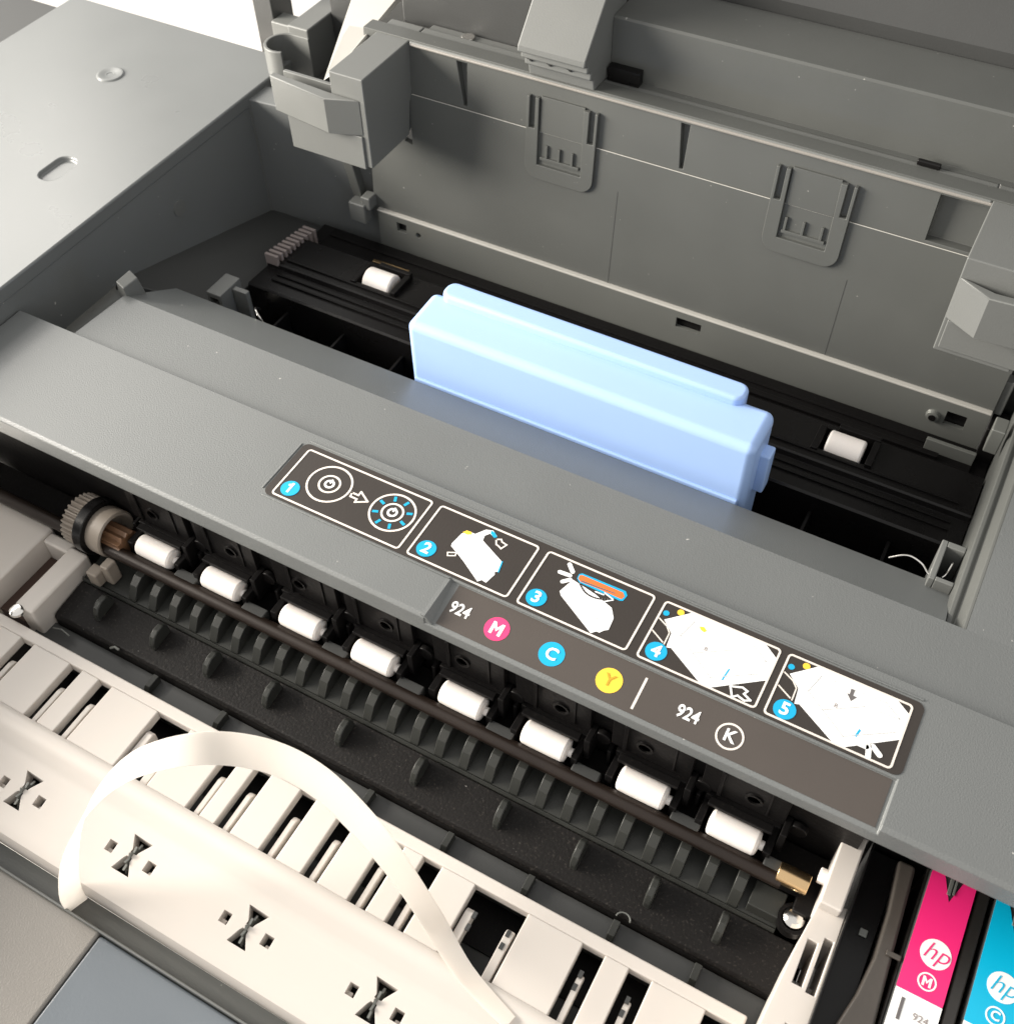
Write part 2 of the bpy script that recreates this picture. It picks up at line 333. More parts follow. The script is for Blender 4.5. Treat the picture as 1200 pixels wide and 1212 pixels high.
for a, b, c, d, e in ((-27.2, -23.4, -24.6, -23.4, 2.6), (48.8, 51.6, 50.2, 51.3, 2.4), (124.4, 137.6, 124.4, 137.6, 3.4)):
    ya = dy(27.2); yb = dy(41.3)
    pkt.add([(c, ya-3, 27.2), (d, ya-3, 27.2), (d, ya+e, 27.2), (c, ya+e, 27.2), (a, yb-3, 41.3), (b, yb-3, 41.3), (b, yb+e+.6, 41.3), (a, yb+e+.6, 41.3)],
            [(0,3,2,1),(4,5,6,7),(0,1,5,4),(1,2,6,5),(2,3,7,6),(3,0,4,7)])
up.build('door_upper_band', 'door', door, 0.2, cut=pkt)
lipf = MB().prism([(145.2, 43.6), (155.4, 43.6), (155.4, 41.4), (147.2, 41.4), (145.3, 42.4)], -44.4, 137.4)
lip = lipf.build('door_lip', 'frame', door, 0.7, 3)
MB().cyl((-44, 145.35, 42.7), (137.4, 145.35, 42.7), 0.5, 12).build('lip_highlight', 'shell', door)  # added tube, paler than the lip, as its edge highlight
MB().cyl((-44, dy(26.3)+.1, 26.25), (137.6, dy(26.3)+.1, 26.25), 0.14, 8).build('crease_highlight', 'litgrey', door)  # added pale tube that draws the highlight along the crease
for x, z0, z1 in ((31.5, -20, 14), (107, -20, 8)): dprism(MB(), [(x, z0), (x+.22, z0), (x+.22, z1), (x, z1)], 0.03, 0.5).build('mould_line', 'darkgrey', door)
def clip(x0, w_, ribs):
    r = 4.5; x1 = x0 + w_; t = 4.4; zb = 10.6
    out = [(x0, 37.5)] + [(x0 + r - r*math.cos(math.radians(a)), zb + r - r*math.sin(math.radians(a))) for a in range(0, 91, 15)]
    out += [(x1 - r + r*math.sin(math.radians(a)), zb + r - r*math.cos(math.radians(a))) for a in range(0, 91, 15)] + [(x1, 37.5)]
    inn = [(x1 - t - .4, 37.5), (x1 - t, 15.6), (x0 + t, 15.6), (x0 + t - .2, 37.5)]
    cm = MB(); dprism(cm, out + inn, 1.1, 0.4)
    sl = MB()
    dprism(sl, [(x0+1.0, 27.4), (x0+2.9, 27.4), (x0+2.9, 40), (x0+1.0, 40)], 5, 1.2)
    dprism(sl, [(x1-2.9, 27.4), (x1-1.0, 27.4), (x1-1.0, 40), (x1-2.9, 40)], 5, 1.2)
    c = cm.build('latch_frame', 'door', door, 0.22, cut=sl)
    k = MB(); dprism(k, [(x0+t+.1, 26.4), (x1-t-.3, 26.4), (x1-t-.3, 38), (x0+t+.1, 38)], 0.35, 1.8)
    k.build('latch_tongue', 'door', c, 0.15)
    n = len(ribs)
    b = MB(); dprism(b, [(x0+t+.8, 17.3), (x1-t-.8, 17.3), (x1-t-.8, 18.3), (x0+t+.8, 18.3)], 0.8, 0.3); b.build('latch_step', 'door', c, 0.15)
    for q in ribs:
        b = MB(); dprism(b, [(x0+t+q, 18.3), (x0+t+q+.8, 18.3), (x0+t+q+.8, 22.5), (x0+t+q, 22.5)], 0.8, 0.3); b.build('latch_rib', 'door', c, 0.12)
clip(-1.2, 24.2, (2.6, 7.0, 11.6)); clip(79.4, 23.6, (1.2, 6.6, 12.2))

# ---- hinge arms either side of the door
def arm(sgn, x0, x1, name):
    xa, xb = min(x0, x1), max(x0, x1)
    prof = [(119, 43.6), (155.4, 43.6), (155.4, 26), (143.6, 24), (141.6, 12.8), (119, 12.8)]
    a = MB().prism(prof, xa, xb).build(name, 'frame', P, 0.4)
    return a
armL = arm(-1, -44.6, -57, 'hinge_arm'); armR = arm(1, 137.5, 158, 'hinge_arm')
def bracket(pts, z0, z1, parent):                        # plan outline
    return MB().prism(pts, z0, z1, 'z').build('hinge_bracket', 'frame', parent, 0.35)
b1 = bracket([(-46.4, 118.9), (-57.2, 115.0), (-80.5, 118.4), (-80.5, 120.6), (-57.2, 118.9)], 24.2, 36.4, armL)
MB().box(-75.8, -46.8, 118.3, 122, 12.2, 24.0).build('bracket_skirt', 'frame', armL, 0.3)
b2 = bracket([(137.6, 118.9), (146.2, 113.8), (180, 116.4), (180, 118.6), (147, 116.8), (139, 118.95)], 24.2, 37.6, armR)
MB().box(138.6, 180, 118.2, 122, 14.6, 24.0).build('bracket_skirt', 'frame', armR, 0.3)
MB().box(158.2, 190, 119.4, 122, 24.2, 43.4).box(158.2, 190, 122.2, 155.2, 40.4, 43.5).build('arm_wing', 'frame', armR, 0.3)
MB().box(-80, -57.3, 124.6, 126, 20, 35.0).box(-78, -57.3, 120.8, 127, 20, 26).build('bracket_back_wall', 'frame', armL, 0.3)

# ---- raised scanner frame behind the door
beam = MB().prism([(153.8, 43.8), (156.0, 43.9), (156.0, 61.6), (156.6, 62.2), (178.5, 62.2), (178.5, 43.8)], 20.8, 260).build('scanner_beam', 'door', P, 0.5)
MB().prism([(178.8, 40), (178.8, 66), (230, 150), (260, 150), (260, 40)], -54, 260).build('scanner_underside', 'darkgrey', P, 1.0)
MB().prism([(160, 40.4), (160, 66), (178.6, 92), (178.6, 40.4)], -56, -1.5).build('scanner_left_face', 'darkgrey', P, 0.8)
MB().box(-44, 20.5, 155.6, 159.8, 38, 42.6).build('beam_ledge', 'frame', P, 0.4)
hs = MB().prism([(138, 56.5), (137.8, 54.6), (140.2, 53.8), (140.0, 51.8), (142.6, 50.8), (142.4, 48.6), (144.6, 47.6), (145.4, 43.9), (158, 43.9), (178.4, 94), (174, 94)], -1.3, 20.7)
hous = hs.build('latch_housing', 'frame', beam, 0.5)
for x in (0.6, 7.0, 13.6): MB().prism([(140.3, 51.6), (142.3, 50.9), (143.6, 48.4), (141.4, 51.0)], x, x+.8).build('housing_fin', 'darkgrey', hous)
MB().box(21.2, 31.5, 153.0, 155.9, 43.9, 48.2).build('beam_pocket', 'gloss', beam)
MB().box(115, 121.5, 152.2, 153.7, 43.8, 45.4).build('beam_catch', 'gloss', beam, 0.4)
MB().cyl((-29.4, 157, 42.6), (-29.4, 157, 43.4), 2.2, 20).build('screw', 'chrome', beam, 0.2)

# ---- hinge pieces at the back of the left deck
MB().box(-102.8, -59, 160, 205, 2, 5).box(-102.8, -42, 182, 186, -30, 60).build('hinge_plate', 'darkgrey', P, 0.4)
MB().hexa([(-61.4, 121.5, 38), (-57.4, 121.5, 41), (-57.4, 124, 41), (-60.4, 124, 40)], [(-80, 168, 43), (-64, 171, 43), (-64, 173, 41), (-80, 170, 41)]).build('hinge_strut', 'litgrey', P, 0.4)  # grey plastic in strong light, painted paler
hk = MB()
n = 14; oc = []; ic = []
for i in range(n+1):
    a = math.radians(300 - 210*i/n); oc.append((-109.5+7.2*math.cos(a), 161+7.2*math.sin(a))); ic.append((-109.5+6*math.cos(a), 161+6*math.sin(a)))
hk.prism(oc + [(-103, 168.2), (-103, 167)] + ic[::-1], 4, 20, 'z')
hk.build('hinge_cup', 'frame', P, 0.3)
MB().box(-112, -103, 167.4, 205, 0, 23).box(-127, -112.2, 176, 184, 8, 17).build('hinge_post', 'frame', P, 0.6)
MB().box(-136, -127, 178, 190, -10, 38).build('hinge_post', 'darkgrey', P, 0.6)

# ================================================================== instruction label
LB = MB().prism(rrect(-2.2, 167.2, -1.3, 18.6, 2.0), 0.0, 0.14, 'z').build('instruction_label', 'label', P)
LT = math.atan2(1.5, 11.7)
def lz(y): return -0.9 + (y + 2.0)*1.5/11.7
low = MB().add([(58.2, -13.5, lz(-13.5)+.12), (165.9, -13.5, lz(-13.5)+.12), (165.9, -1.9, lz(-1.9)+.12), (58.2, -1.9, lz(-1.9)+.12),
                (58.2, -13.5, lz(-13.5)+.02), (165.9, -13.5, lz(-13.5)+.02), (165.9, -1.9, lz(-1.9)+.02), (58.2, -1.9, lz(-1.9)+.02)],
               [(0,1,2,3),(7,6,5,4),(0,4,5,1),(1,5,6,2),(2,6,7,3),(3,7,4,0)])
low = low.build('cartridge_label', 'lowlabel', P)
def flat(name, poly, m, z=0.20, parent=None): return MB().prism(poly, 0.142, z, 'z').build(name, m, parent or LB)
def bar(p, q, t):
    d = Vector((q[0]-p[0], q[1]-p[1])); n = Vector((-d.y, d.x)).normalized()*t/2
    return [(p[0]+n.x, p[1]+n.y), (p[0]-n.x, p[1]-n.y), (q[0]-n.x, q[1]-n.y), (q[0]+n.x, q[1]+n.y)]
def capsule(p, q, t):
    a0 = math.atan2(q[1]-p[1], q[0]-p[0]); pts = []
    for c, s0 in ((q, -90), (p, 90)):
        for i in range(7):
            a = a0 + math.radians(s0 + 30*i); pts.append((c[0]+t/2*math.cos(a), c[1]+t/2*math.sin(a)))
    return pts
rim = MB()
for p, q in (((-1.2, 19.5), (166.2, 19.5)), ((-3.0, 0.2), (-3.0, 17.6)), ((-1.6, -1.9), (55.2, -1.9))):
    rim.prism(capsule(p, q, 0.5), -0.1, 0.28, 'z')
rim.build('label_rim', 'grey', fascia, 0.1)
BX = [(0, 39.5), (41.6, 70.6), (72.9, 102.2), (104.6, 134.0), (135.7, 164.9)]
for i, (a, b) in enumerate(BX):
    frame2d(MB(), a, b, -0.6, 17.1, 1.1, 0.5, 0.142, 0.24).build('step_border', 'ink', LB)
    dx, dyy = [(3.7, 3.1), (45.6, 3.1), (76.8, 3.0), (108.4, 2.8), (139.8, 2.5)][i]
    MB().cyl((dx, dyy, 0.142), (dx, dyy, 0.26), 2.55, 36).build('step_disc', 'cyan', LB)
    if i == 0: flat('step_number_flag', bar((dx+.05, dyy+1.45), (dx-.95, dyy+.75), 0.55), 'wink', 0.325)
    text('step_number', '12345'[i], dx, dyy, 0.30, 4.6, 'wink', LB, bold=0.10)
# step 1: power button, arrow, lit button
for cx, cy, lit in ((12.0, 9.2, 0), (31.8, 8.9, 1)):
    MB().ring((cx, cy), 6.3, 5.75, 0.142, 0.22).ring((cx, cy), 3.1, 2.55, 0.142, 0.22).build('button_icon', 'ink', LB)
    MB().ring((cx, cy), 1.45, 0.85, 0.142, 0.22).box(cx-.25, cx+.25, cy+.3, cy+1.7, 0.142, 0.23).build('power_symbol', 'wink', LB)
    if lit:
        for k in range(8):
            a = math.radians(22.5+45*k); flat('light_ray', bar((cx+3.7*math.cos(a), cy+3.7*math.sin(a)), (cx+5.3*math.cos(a), cy+5.3*math.sin(a)), 0.75), 'cyan')
def outline(name, pts, t, m, z=0.22):
    mb = MB()
    for i in range(len(pts)):
        p, q = pts[i], pts[(i+1) % len(pts)]
        d = Vector((q[0]-p[0], q[1]-p[1])).normalized()*t*.45
        mb.prism(bar((p[0]-d.x, p[1]-d.y), (q[0]+d.x, q[1]+d.y), t), 0.142 + .003*(i % 2), z + .004*(i % 2), 'z')
    return mb.build(name, m, LB)
outline('arrow_icon', [(18.9, 9.6), (20.9, 9.6), (20.9, 10.9), (24.2, 8.9), (21.3, 7.2), (21.2, 8.3), (19.2, 8.3)], 0.5, 'ink')
# step 2
flat('packaging_icon', [(51.0, 11.4), (52.6, 12.9), (54.1, 12.9), (55.8, 15.4), (57.6, 16.0), (59.3, 14.9), (58.7, 14.3), (57.4, 14.8), (56.5, 13.6), (56.8, 12.0), (64.2, 8.5), (64.9, 5.4), (64.2, 4.9), (64.6, 4.2), (63.9, 1.1), (62.6, 1.3), (61.9, 0.4), (55.8, 4.1), (54.1, 5.0), (50.6, 6.8), (50.4, 7.6)], 'wink')
flat('packaging_icon_tape', [(51.0, 11.9), (51.7, 12.9), (53.0, 13.0), (53.4, 12.3), (52.3, 11.7)], 'yellow', 0.23)
flat('packaging_icon_tape', [(57.2, 15.8), (58.3, 15.6), (59.5, 14.6), (58.9, 14.1), (57.4, 14.9)], 'cyan', 0.23)
flat('packaging_icon_edge', bar((64.3, 8.6), (65.0, 5.2), 0.35), 'cyan', 0.22)
outline('arrow_icon', [(59.6, 13.9), (60.8, 14.5), (61.3, 13.9), (62.8, 13.6), (62.1, 11.9), (61.0, 12.4), (60.4, 12.5)], 0.4, 'ink')
outline('arrow_icon', [(50.9, 4.6), (52.9, 5.6), (53.1, 4.6), (51.4, 3.7)], 0.35, 'ink')
# step 3
flat('paper_icon', [(82.2, 11.9), (85.5, 11.3), (88.9, 10.6), (94.1, 8.9), (95.8, 6.4), (96.1, 2.9), (95.2, 2.2), (94.6, 1.2), (93.8, 1.2), (92.8, 0.1), (81.7, 6.4), (80.9, 7.4)], 'wink')
flat('lid_icon', [(82.8, 14.1), (83.4, 14.7), (95.0, 14.9), (95.9, 13.9), (95.6, 12.0), (94.9, 11.7), (84.0, 11.9), (82.9, 12.8)], 'cyan', 0.21)
flat('lid_icon', [(83.1, 13.9), (83.7, 14.2), (94.6, 14.2), (95.4, 13.3), (95.1, 12.3), (93.4, 12.3), (88.6, 12.4), (84.1, 12.2), (83.2, 12.9)], 'orange', 0.25)
flat('lid_icon_shade', [(84.0, 12.7), (88.4, 12.9), (93.0, 13.2), (93.0, 12.9), (88.4, 12.5), (84.2, 12.3)], 'greyprint', 0.27)
mb = MB(); ar = smooth([(84.2, 11.6, 0), (86.6, 9.9, 0), (89.4, 9.6, 0), (92.2, 10.6, 0)], 5)
for p, q in zip(ar[:-1], ar[1:]): mb.prism(capsule(p, q, 0.42), 0.2, 0.27, 'z')
mb.build('arrow_icon', 'greyprint', LB)
mb = MB()
for p, q in (((91.2, 9.2), (93.6, 11.2)), ((93.6, 11.2), (90.8, 12.0)), ((88.6, 11.3), (90.8, 11.4))): mb.prism(capsule(p, q, 0.32), 0.2, 0.275, 'z')
mb.build('arrow_icon', 'wink', LB)
for p, q in (((79.4, 15.7), (81.1, 14.0)), ((78.3, 12.5), (81.0, 12.7)), ((80.2, 10.2), (81.6, 11.6))): flat('motion_mark', capsule(p, q, 1.1), 'wink')
# steps 4 and 5
for o, k in ((0.0, 4), (31.2, 5)):
    flat('paper_icon', [(111.7+o, 16.75), (130.0+o, 16.75), (133.6+o, 14.2), (133.6+o, 7.6), (123.0+o, -0.25), (120.6+o, -0.25), (111.1+o, 5.3), (110.0+o, 4.9), (109.5+o, 9.1), (106.5+o, 11.8)], 'wink')
    MB().cyl((106.2+o, 13.7, 0.142), (106.2+o, 13.7, 0.22), 0.75, 20).build('ink_dot', 'cyan', LB)
    MB().cyl((109.2+o, 15.5, 0.142), (109.2+o, 15.5, 0.22), 0.85, 20).build('ink_dot', 'yellow', LB)
    mb = MB()
    for p, q in (((105.2+o, 11.7), (107.8+o, 10.4)), ((107.8+o, 10.4), (109.1+o, 8.9)), ((109.1+o, 8.9), (109.2+o, 5.4)), ((105.2+o, 7.8), (108.8+o, 5.8))): mb.prism(bar(p, q, 0.32), 0.142, 0.2, 'z')
    mb.build('guide_line_icon', 'ink', LB)
    text('paper_icon_letter', 'B', 118.3+o, 8.8, 0.24, 1.5, 'lilac', LB)
flat('paper_icon_mark', [(114.6, 13.9), (115.6, 14.3), (116.6, 13.6), (116.2, 12.9), (115.2, 13.2)], 'yellow', 0.23)
flat('paper_icon_mark', bar((124.7, 2.9), (125.1, 6.4), 0.35), 'cyan', 0.23)
flat('paper_icon_mark', bar((155.7, 3.5), (156.1, 5.6), 0.5), 'cyan', 0.23)
outline('arrow_icon', [(127.0, 2.3), (129.6, 3.3), (130.9, 2.9), (130.4, 1.9), (132.3, 1.0), (131.1, 0.3), (129.3, 0.8), (128.3, -0.1)], 0.45, 'wink', 0.25)
flat('arrow_icon', [(151.2, 14.7), (152.1, 14.7), (152.1, 13.1), (153.0, 13.1), (152.1, 11.5), (150.7, 13.1), (151.3, 13.1)], 'greyprint', 0.24)
for p, q in (((159.0, 2.6), (159.6, 0.1)), ((159.8, 3.0), (161.7, 1.6)), ((157.0, 2.2), (158.6, 2.2))): flat('motion_mark', capsule(p, q, 1.2), 'wink', 0.25)
def letter_m(x, y, z, h, m, parent, tilt=0.0):
    w_ = h*.46; s_ = h*.24; mb = MB()
    mb.prism([(-w_, -h/2), (-w_+s_, -h/2), (-w_+s_, h*.12), (0, -h*.22), (w_-s_, h*.12), (w_-s_, -h/2), (w_, -h/2), (w_, h/2), (w_-s_*.9, h/2), (0, h*.08), (-w_+s_*.9, h/2), (-w_, h/2)], 0, 0.04, 'z')
    mb.v = [(v[0]+x, y+v[1]*math.cos(tilt), z+v[2]+v[1]*math.sin(tilt)) for v in mb.v]
    return mb.build('colour_letter', m, parent)
faint = [[(82.6, 7.0), (92.6, 1.4)], [(83.4, 8.6), (94.4, 3.4)], [(52.6, 8.4), (62.6, 2.6)], [(53.6, 11.0), (63.6, 6.0)]]
for o in (0, 31.2):
    faint += [[(113+o, 14.6), (128+o, 14.8)], [(128+o, 14.8), (131.8+o, 12.2)], [(113+o, 14.6), (111.6+o, 9.4)], [(111.6+o, 9.4), (122+o, 2.2)], [(122+o, 2.2), (131.8+o, 8.6)], [(116+o, 6.4), (124+o, 11.6)], [(124+o, 11.6), (131.8+o, 12.2)]]
fm = MB()
for p, q in faint: fm.prism(capsule(p, q, 0.16), 0.2, 0.255, 'z')
fm.build('icon_line_work', 'paleprint', LB)
# second row: cartridge numbers
def lowz(y): return lz(y) + .19
for x in (61.8, 121.2): text('cartridge_number', '924', x, -8.0, lowz(-8.0), 4.4, 'wink', low, bold=0.09, tilt=LT, sx=0.82)
for x, m, ch, cm in ((72.2, 'magenta', 'M', 'wink'), (86.9, 'cyan', 'C', 'wink'), (101.8, 'yellow', 'Y', 'ochre')):
    d = Vector((0, -math.sin(LT), math.cos(LT))); c = Vector((x, -8.4, lz(-8.4)+.13))
    MB().cyl(c, c + d*.05, 3.15, 40).build('colour_dot', m, low)
    if ch == 'M': letter_m(x, -8.4, lowz(-8.4)+.02, 3.3, cm, low, LT)
    else: text('colour_letter', ch, x, -8.5, lowz(-8.4)+.06, 4.3, cm, low, bold=0.10 if ch == 'C' else 0.03, tilt=LT)
kr = MB().ring((0, 0), 3.2, 2.75, 0, 0.06); kr.v = [(v[0]+131.4, -8.6+v[1]*math.cos(LT), lz(-8.6)+.13+v[2]+v[1]*math.sin(LT)) for v in kr.v]; kr.build('colour_ring', 'ink', low)
text('colour_letter', 'K', 131.4, -8.6, lowz(-8.6), 4.2, 'wink', low, bold=0.09, tilt=LT)
MB().add([(109.0, -12.4, lz(-12.4)+.16), (109.6, -12.4, lz(-12.4)+.16), (109.6, -4, lz(-4)+.16), (109.0, -4, lz(-4)+.16)], [(0, 1, 2, 3)]).build('divider_line', 'ink', low)

# ================================================================== roller bay under the fascia
back = MB().box(-130, 166, -8.5, -4, -62, -8.7).box(-130, 166, -60, -8.5, -66, -62).build('roller_bay', 'black', P)
RX = [-36.0, -12.2, 14.8, 38.4, 65.4, 89.5, 116.0, 139.6]
r0 = None; h0 = None; x0 = RX[0]
r0 = MB().lathe([(1.0, -6.4), (2.4, -6.2), (2.9, -6.0), (3.25, -5.4), (3.32, -3.0), (3.32, 3.0), (3.25, 5.4), (2.9, 6.0), (2.4, 6.2), (1.2, 6.4), (1.2, 7.4)], (x0, -15.2, -31.0), 'x', 24).build('pinch_roller', 'roller', P)
h0 = (MB().box(x0-9.4, x0-7.6, -17.2, -8.6, -35, -29.6).box(x0+7.6, x0+9.4, -17.2, -8.6, -35, -29.6).box(x0-9.4, x0+9.4, -11.2, -8.6, -36, -27)
      .box(x0-8, x0+8, -13.6, -11.4, -27.6, -26.4).box(x0+9.6, x0+11.2, -14, -8.6, -33, -24).cyl((x0+12.9, -10.6, -26), (x0+12.9, -9, -26), 2.3, 18)
      .box(x0-11.4, x0-10.4, -12, -8.6, -40, -28)).build('roller_holder', 'black', P, 0.25)
for x in RX[1:]: again(r0, x-x0); again(h0, x-x0)
MB().box(-120, 165, -20, -9, -38.4, -35.6).build('roller_shelf', 'black', P, 0.3)
for k, x in enumerate(RX):                                # wall panels between the roller holders
    MB().box(x-11.2, x+9.6, -10.4, -8.6, -26.2, -9.2).box(x-8+k % 3, x-7+k % 3, -11, -10.4, -26, -14).box(x+5, x+5.6, -10.8, -10.4, -25, -9.4).build('bay_panel', 'black', back, 0.2)
    MB().lathe([(1.6, 0), (1.6, -.5), (2.2, -.5), (2.2, 0)], (x-2.5+(k % 2)*4, -10.4, -20.5), 'y', 20).build('bay_boss', 'black', back)
rodo = MB().cyl((-130, -20.0, -33.4), (153.6, -20.0, -33.4), 2.0, 24).build('drive_rod', 'rod', P)
for x in RX: MB().box(x+8.6, x+16, -19.5, -16.2, -35.4, -31.6).build('rod_bearing', 'darkgrey', rodo, 0.4)
MB().cyl((152.0, -18.7, -32.2), (159.4, -18.7, -32.2), 2.5, 24).build('brass_bush', 'brass', P, 0.2)
MB().box(150, 166, -17, -9, -44, -36).box(158, 166, -24, -15.8, -46, -35.5).build('rod_end_mount', 'black', P, 0.4)
MB().cyl((160.5, -15.5, -31), (163.5, -15.5, -31), 1.9, 16).build('white_stub', 'roller', P, 0.3)

# ribbed guide, dusty platen with upright tabs, lower ledge
MB().prism([(-17.5, -41.6), (-27.2, -43.1), (-27.7, -42.4), (-28.2, -43.4), (-28.2, -48), (-17.5, -48)], -58, 156.5).build('rib_guide', 'rib', P, 0.12)
rb = MB().prism([(-18, -36.8), (-22.2, -36.8), (-24.8, -38.4), (-27.1, -42.6), (-27.1, -44), (-18, -44)], -41.0, -38.2).build('guide_rib', 'rib', P, 0.3)
for k in range(1, 26): again(rb, 7.4*k)
MB().box(148.5, 156.3, -26.5, -20, -43, -38.6).build('guide_end_block', 'rib', P, 0.3)
MB().prism([(-28.3, -43.5), (-40.2, -44.9), (-41.2, -46), (-41.2, -52), (-28.3, -52)], -58, 161.5).build('platen', 'dusty', P, 0.4)
tb0 = MB().prism([(-36.8, -45.8), (-36.6, -42.4), (-35.4, -40.0), (-33.4, -38.9), (-31.0, -39.1), (-29.7, -40.8), (-29.4, -45)], -46.2, -44.2).build('platen_tab', 'rib', P, 0.5)
for x in (-24.4, -5.4, 14.8, 38.6, 62.0, 86.4, 108.0, 127.6, 145.2): again(tb0, x+45.2)
MB().box(-62, 164, -48.5, -41.4, -60, -49).build('lower_ledge', 'darkgrey', P, 0.2)
fn = MB().prism([(-48.2, -49.2), (-42, -49.2), (-42, -46.2), (-46, -46.2)], 52, 53.8).build('ledge_fin', 'rib', P, 0.2)
for x in (-20, 4, 28, 76, 99, 122, 143): again(fn, x-52)
MB().tube([(-56, -44, -46.5), (-53, -43.4, -45.9), (-50, -43.8, -46.6)], 0.25).tube([(-36, -41.6, -45.6), (-34.6, -41, -44.8), (-33, -41.2, -44.9)], 0.4).build('wire_clip', 'metal', P)
MB().tube([(124+1.8*math.cos(a/8*math.pi), -41.6+1.6*math.sin(a/8*math.pi), -45.1) for a in range(9)], 0.22).build('wire_loop', 'metal', P)

# drive gear at the left end
G = (-15.6, -32.0)
gt = MB(); nt_ = 30; pr = []
for i in range(nt_*2):
    a = math.pi*i/nt_
    for e in (0, .55): rr = 7.9 if i % 2 else 7.1; aa = a + e*math.pi/nt_; pr.append((G[0]+rr*math.cos(aa), G[1]+rr*math.sin(aa)))
gear = gt.prism(pr, -65.5, -60.5).build('drive_gear', 'tan', P, 0.1)
MB().cyl((-60.4, *G), (-57.0, *G), 8.7, 36).build('belt_flange', 'gloss', gear, 0.4)
MB().lathe([(0.5, 0), (7.0, 0), (7.3, 1), (7.3, 5.2), (6.8, 5.6), (6.0, 5.2), (5.6, 2.0), (0.5, 2.0)], (-57, *G), 'x', 32).build('gear_cup', 'tan', gear)
pr = []
for i in range(24):
    a = math.pi*i/12; rr = 4.6 if i % 2 else 3.6
    pr.append((G[0]-1+rr*math.cos(a), G[1]-1+rr*math.sin(a)))
MB().prism(pr, -55.0, -46.5).build('pinion', 'amber', gear, 0.1)
MB().box(-50, -47, -26, -22, -42, -34).box(-54, -50, -28.5, -24.5, -42, -36.5).build('gear_bracket', 'tan', gear, 0.6)

# white end housing at the left
eh = MB().box(-110, -75.2, -46, -19.8, -62, -38).box(-65.4, -58.6, -46, -22.6, -62, -38).box(-75.2, -65.4, -24.8, -20.8, -62, -39).build('end_housing', 'white', P, 0.8)
MB().box(-75.1, -65.5, -46, -25, -62, -47).build('felt_pad', 'brown', eh)
sc1 = MB().lathe([(0.3, 0.9), (1.4, 0.8), (2.2, 0.2), (2.3, -0.6)], (-63.4, -47.0, -38.6)).build('screw', 'chrome', P, 0.1)

# ================================================================== white slotted tray
tray = MB().box(-100, 157.8, -52, -48.7, -46, -42).build('white_tray', 'white', P, 0.5)
SL = [(-58.5, -53.5), (-40.2, -35.6), (-29.6, -24.9), (-8.7, 2.5), (15.2, 19.6), (24.4, 29.2), (38.3, 43.3), (50.8, 55.6), (64.4, 69.6), (75.1, 80.3), (89.7, 104.1), (118.5, 124.2), (130.3, 135.9), (149.1, 155.4)]
ed = [-100] + [v for s_ in SL for v in s_] + [158]
for i in range(0, len(ed), 2): MB().box(ed[i], ed[i+1], -70.1, -51.9, -45.4, -42.05).build('tray_slat', 'white', tray, 0.35)
MB().box(-100, 158, -70, -49, -68, -63).build('tray_floor', 'darkgrey', tray)
for a, b in SL:
    if b - a < 6.5:
        f = MB().prism([(-70, -46.5), (-70, -43.4), (-59.6, -43.2), (-58.4, -43.8), (-57.9, -45), (-57.9, -46.5)], a+2.0, a+3.5).build('tray_finger', 'white', tray, 0.3)
    else:
        for x in (a+.6, b-3.0):
            MB().prism([(-70, -47), (-70, -43.4), (-58.0, -43.2), (-57, -44), (-57, -47)], x, x+2.2).build('tray_finger', 'white', tray, 0.3)
for x in (92.5, 101.6, 120.6, 132.4):
    for y in (-59, -62.2): MB().box(x-.1, x+.9, y, y+1.6, -43.6, -42.9).build('finger_slit', 'darkgrey', tray)
band = MB().prism([(-70.05, -50), (-70.05, -42.0), (-71.2, -41.1), (-73.2, -41.0), (-75.4, -42.2), (-77.4, -44.4), (-79.4, -45.2), (-94.0, -47.4), (-96.4, -48.6), (-97.2, -50.5), (-97.2, -58), (-94, -58), (-94, -50)], -100, 175)
cutm = MB(); CL = [(-27.0, -85.6), (9.6, -85.5), (46.0, -85.9), (82.2, -85.2), (118.6, -85.4)]
for cx, cy in CL:
    k = 1.2
    for poly in ([(-2.2, 3.9), (2.8, 3.7), (1.1, 1.1), (.9, .5), (-.7, .5), (-.6, 1.2)], [(-1.3, -1.0), (-.9, -.4), (.5, -.4), (.5, -1.2), (2.2, -3.8), (-2.4, -3.8)]):
        cutm.prism([(cx+a*k, cy+b*k) for a, b in poly], -60, -40, 'z')
    cutm.box(cx-6.2*k, cx-4.2*k, cy-1.6*k, cy+.7*k, -60, -40).box(cx+3.9*k, cx+6.1*k, cy-1.4*k, cy+.9*k, -60, -40)
tband = band.build('tray_front_band', 'white', tray, 0.25, cut=cutm, angle=50)
MB().box(-100, 175, -93.8, -71, -58, -55).build('band_floor', 'darkgrey', tray)
for cx, cy in CL:
    pr = []
    for i in range(20):
        a = math.pi*i/10; rr = 3.9 if i % 2 else 2.7; pr.append((cy+rr*math.cos(a), -48.6+rr*math.sin(a)))
    MB().prism(pr, cx-.3, cx+.3).build('star_wheel', 'metal', tray)
    MB().box(cx-8.4, cx-6.0, cy-2, cy-.6, -52, -48.2).box(cx+5.6, cx+8.2, cy-1.8, cy-.7, -52, -48.2).build('wheel_clip', 'white', tray, 0.2)

# ---- front of the printer below the tray
MB().box(-140, 230, -102.4, -97.4, -80, -57).build('tray_gap', 'door', P)
MB().box(-140, 11.2, -260, -102.6, -80, -55).build('front_shell', 'shell', P, 0.8, 3)
MB().box(11.4, 230, -260, -103.2, -80, -55.5).build('front_panel', 'slate', P, 0.8, 3)
MB().box(-140, 230, -103.0, -102.4, -60, -53.6).build('shell_lip', 'frame', P, 0.2)

